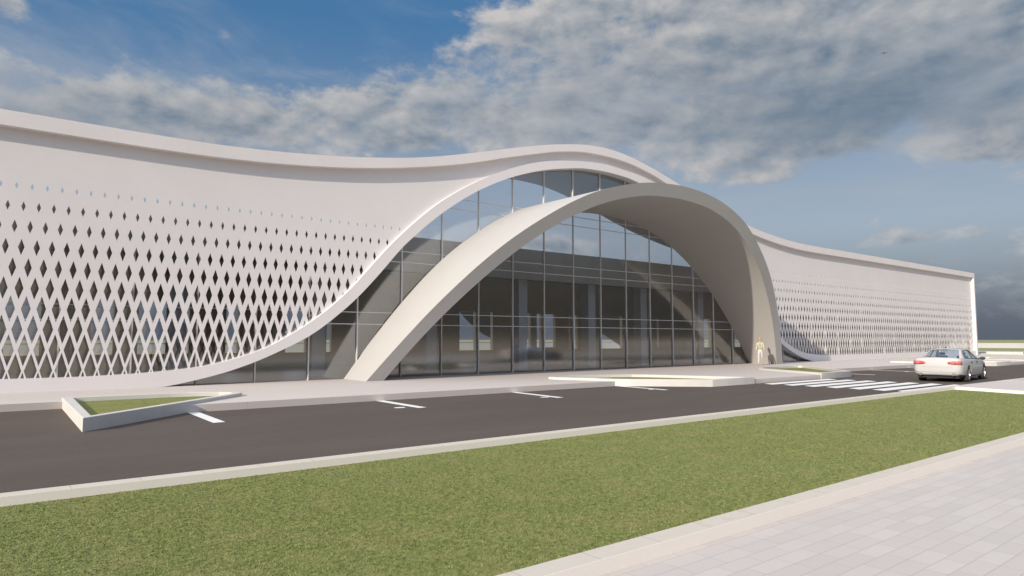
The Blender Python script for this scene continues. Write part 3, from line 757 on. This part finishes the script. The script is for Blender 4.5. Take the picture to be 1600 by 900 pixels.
# ------------------------------------------------------------------ person
def skin(name, V, E, parent, mat, sub=2, root=0):
    me = bpy.data.meshes.new(name); me.from_pydata([v[:3] for v in V], E, [])
    o = bpy.data.objects.new(name, me); COL.objects.link(o)
    o.modifiers.new('k', 'SKIN')
    for i, v in enumerate(V): me.skin_vertices[0].data[i].radius = (v[3], v[4] if len(v) > 4 else v[3])
    me.skin_vertices[0].data[root].use_root = True
    ss = o.modifiers.new('s', 'SUBSURF'); ss.levels = ss.render_levels = sub
    bpy.context.view_layer.update()
    m2 = bpy.data.meshes.new_from_object(o.evaluated_get(bpy.context.evaluated_depsgraph_get()))
    bpy.data.objects.remove(o)
    for p in m2.polygons: p.use_smooth = True
    m2.name = name; m2.materials.clear()
    return new_obj(name, m2, parent, mat)
M['skin'] = plain('skin', (.50, .33, .25), .55, .06, 12)
M['hair'] = plain('blond_hair', (.42, .32, .14), .6, .2, 40)
M['green'] = plain('green_top', (.30, .36, .17), .8, .08, 12)
M['cream'] = plain('white_jacket', (.50, .47, .42), .8, .05, 8)
M['trouser'] = plain('white_trousers', (.50, .49, .50), .8, .05, 8)
M['shoe'] = plain('shoe', (.5, .38, .30), .6, .05, 8)
M['lip'] = plain('lip', (.35, .09, .08), .5, .05, 8)
pe = empty('person', (40.22, 24.5, PZ), R(118)); tag(pe, 'person with blond hair in white jacket and trousers over a green top, walking', 'person')
V = [(0, 0, .96, .115, .085), (0, 0, 1.13, .105, .078), (0, .0, 1.33, .125, .09), (0, -.01, 1.47, .05), (0, .015, 1.555, .045), (0, .02, 1.63, .068, .078), (0, .012, 1.72, .066, .076), (0, .01, 1.775, .035)]
E = [(i, i + 1) for i in range(7)]
def add(parent, *pts_):
    for p in pts_: V.append(p); E.append((parent, len(V) - 1)); parent = len(V) - 1
    return parent
add(5, (0, .105, 1.645, .012), (0, .118, 1.635, .009))
for s in (1, -1): add(5, (s * .078, .0, 1.65, .012, .02))
for s in (1, -1):
    sw = s * .12
    wr = add(2, (s * .165, -.005, 1.42, .05), (s * .215, -.02 - sw * .2, 1.15, .037), (s * .235, .06 + sw * .9, .93, .026), (s * .238, .075 + sw, .875, .030, .016))
    bx, by, bz = V[wr][:3]
    for j, (dy, ln) in enumerate(((-.026, .055), (-.009, .072), (.009, .078), (.026, .070))):
        add(wr, (bx, by + dy, bz - .035, .0085), (bx - s * .006, by + dy + .008, bz - .035 - ln * .55, .0078), (bx - s * .018, by + dy + .014, bz - .035 - ln, .006))
    add(wr, (bx - s * .012, by + .036, bz - .01, .010), (bx - s * .02, by + .055, bz - .045, .008))
    f = s * .2
    an = add(0, (s * .088, 0, .89, .082), (s * .092, f * .55 + .05, .50, .053), (s * .094, f * 1.25 - .02, .10 + (.04 if f < 0 else 0), .036))
    add(an, (s * .098, f * 1.25 + .10, .035 + (0 if f < 0 else .01), .034, .024), (s * .10, f * 1.25 + .17, .03, .026, .016))
bd = skin('body', V, E, pe, M['skin'])
tr = [(0, 0, 1.03, .132, .100), (0, 0, .92, .142, .108)]; te = [(0, 1)]
for s in (1, -1):
    f = s * .2; n = len(tr)
    tr += [(s * .09, 0, .86, .096), (s * .094, f * .55 + .052, .50, .068), (s * .095, f * 1.25 - .02, .12 + (.04 if f < 0 else 0), .058)]; te += [(1, n), (n, n + 1), (n + 1, n + 2)]
skin('trousers', tr, te, pe, M['trouser'])
skin('top', [(0, 0, .95, .138, .106), (0, 0, 1.14, .115, .088), (0, 0, 1.34, .137, .102), (0, -.005, 1.45, .085, .07)], [(0, 1), (1, 2), (2, 3)], pe, M['green'])
jv = [(0, -.004, .92, .128, .105), (0, 0, 1.14, .132, .10), (0, 0, 1.34, .152, .115), (0, -.008, 1.455, .085, .075)]; je = [(0, 1), (1, 2), (2, 3)]
for s in (1, -1):
    sw = s * .12; n = len(jv)
    jv += [(s * .172, -.005, 1.415, .062), (s * .22, -.02 - sw * .2, 1.15, .05), (s * .237, .055 + sw * .85, .955, .042)]; je += [(2, n), (n, n + 1), (n + 1, n + 2)]
jk = skin('jacket', jv, je, pe, M['cream'])
bm = bmesh.new(); bm.from_mesh(jk.data)
bmesh.ops.delete(bm, geom=[f_ for f_ in bm.faces if abs(f_.calc_center_median().x) < .075 and f_.calc_center_median().y > .02], context='FACES'); bm.to_mesh(jk.data); bm.free()
jk.modifiers.new('s', 'SOLIDIFY').thickness = .008
hr = blob('hair', (0, -.005, 1.685), (.098, .118, .118), M['hair'], pe, 3)
bm = bmesh.new(); bm.from_mesh(hr.data)
bmesh.ops.delete(bm, geom=[v for v in bm.verts if v.co.y > .045 and v.co.z < 1.715], context='VERTS')
for v in bm.verts:
    if v.co.z < 1.65: v.co.z -= (1.65 - v.co.z) * 1.3; v.co.x *= .93
bm.to_mesh(hr.data); bm.free(); hr.modifiers.new('s', 'SOLIDIFY').thickness = .012
for s in (1, -1):
    f = s * .2; z = .03 + (.015 if f < 0 else 0)
    blob('shoe', (s * .098, f * 1.25 + .06, z + .018), (.048, .135, .047), M['shoe'], pe)
    blob('eye', (s * .032, .098, 1.672), (.011, .008, .007), M['black'], pe, 1)
blob('mouth', (0, .100, 1.598), (.022, .008, .006), M['lip'], pe, 1)

# ------------------------------------------------------------------ bird
bp = Vector((0, 0, 1.85)) + Vector((.868, .350, .351)).normalized() * 80
bi = empty('bird', bp, R(40)); tag(bi, 'tiny dark bird gliding high under the grey clouds at the right', 'bird')
M['bird'] = plain('bird_feather', (.05, .05, .055), .7, .1, 20)
bv = [(-.20, 0, 0, .012), (-.08, 0, 0, .038), (.05, 0, .01, .05), (.13, 0, .03, .03), (.19, 0, .025, .008)]
skin('body', bv, [(0, 1), (1, 2), (2, 3), (3, 4)], bi, M['bird'], 1)
for s in (1, -1):
    q = [(.07, s * .03, .02), (.06, s * .16, .09), (-.02, s * .33, .06), (-.06, s * .30, .055), (-.05, s * .15, .075), (-.05, s * .03, .015)]
    o = pymesh('wing', q, [(0, 1, 4, 5), (1, 2, 3, 4)], bi, M['bird']); o.modifiers.new('s', 'SOLIDIFY').thickness = .008
pymesh('tail', [(-.17, .01, 0), (-.30, .05, 0), (-.30, -.05, 0), (-.17, -.01, 0), (-.17, .01, -.008), (-.30, .05, -.008), (-.30, -.05, -.008), (-.17, -.01, -.008)], [(0, 1, 2, 3), (7, 6, 5, 4), (0, 4, 5, 1), (1, 5, 6, 2), (2, 6, 7, 3), (3, 7, 4, 0)], bi, M['bird'])

# ------------------------------------------------------------------ render settings
sc.view_settings.view_transform = 'Standard'; sc.view_settings.look = 'None'; sc.view_settings.exposure = 0; sc.view_settings.gamma = 1
sc.view_settings.use_curve_mapping = False
sc.cycles.use_denoising = True; sc.cycles.max_bounces = 10; sc.cycles.transparent_max_bounces = 16
sc.cycles.sample_clamp_indirect = 6.0; sc.cycles.caustics_reflective = False; sc.cycles.caustics_refractive = False
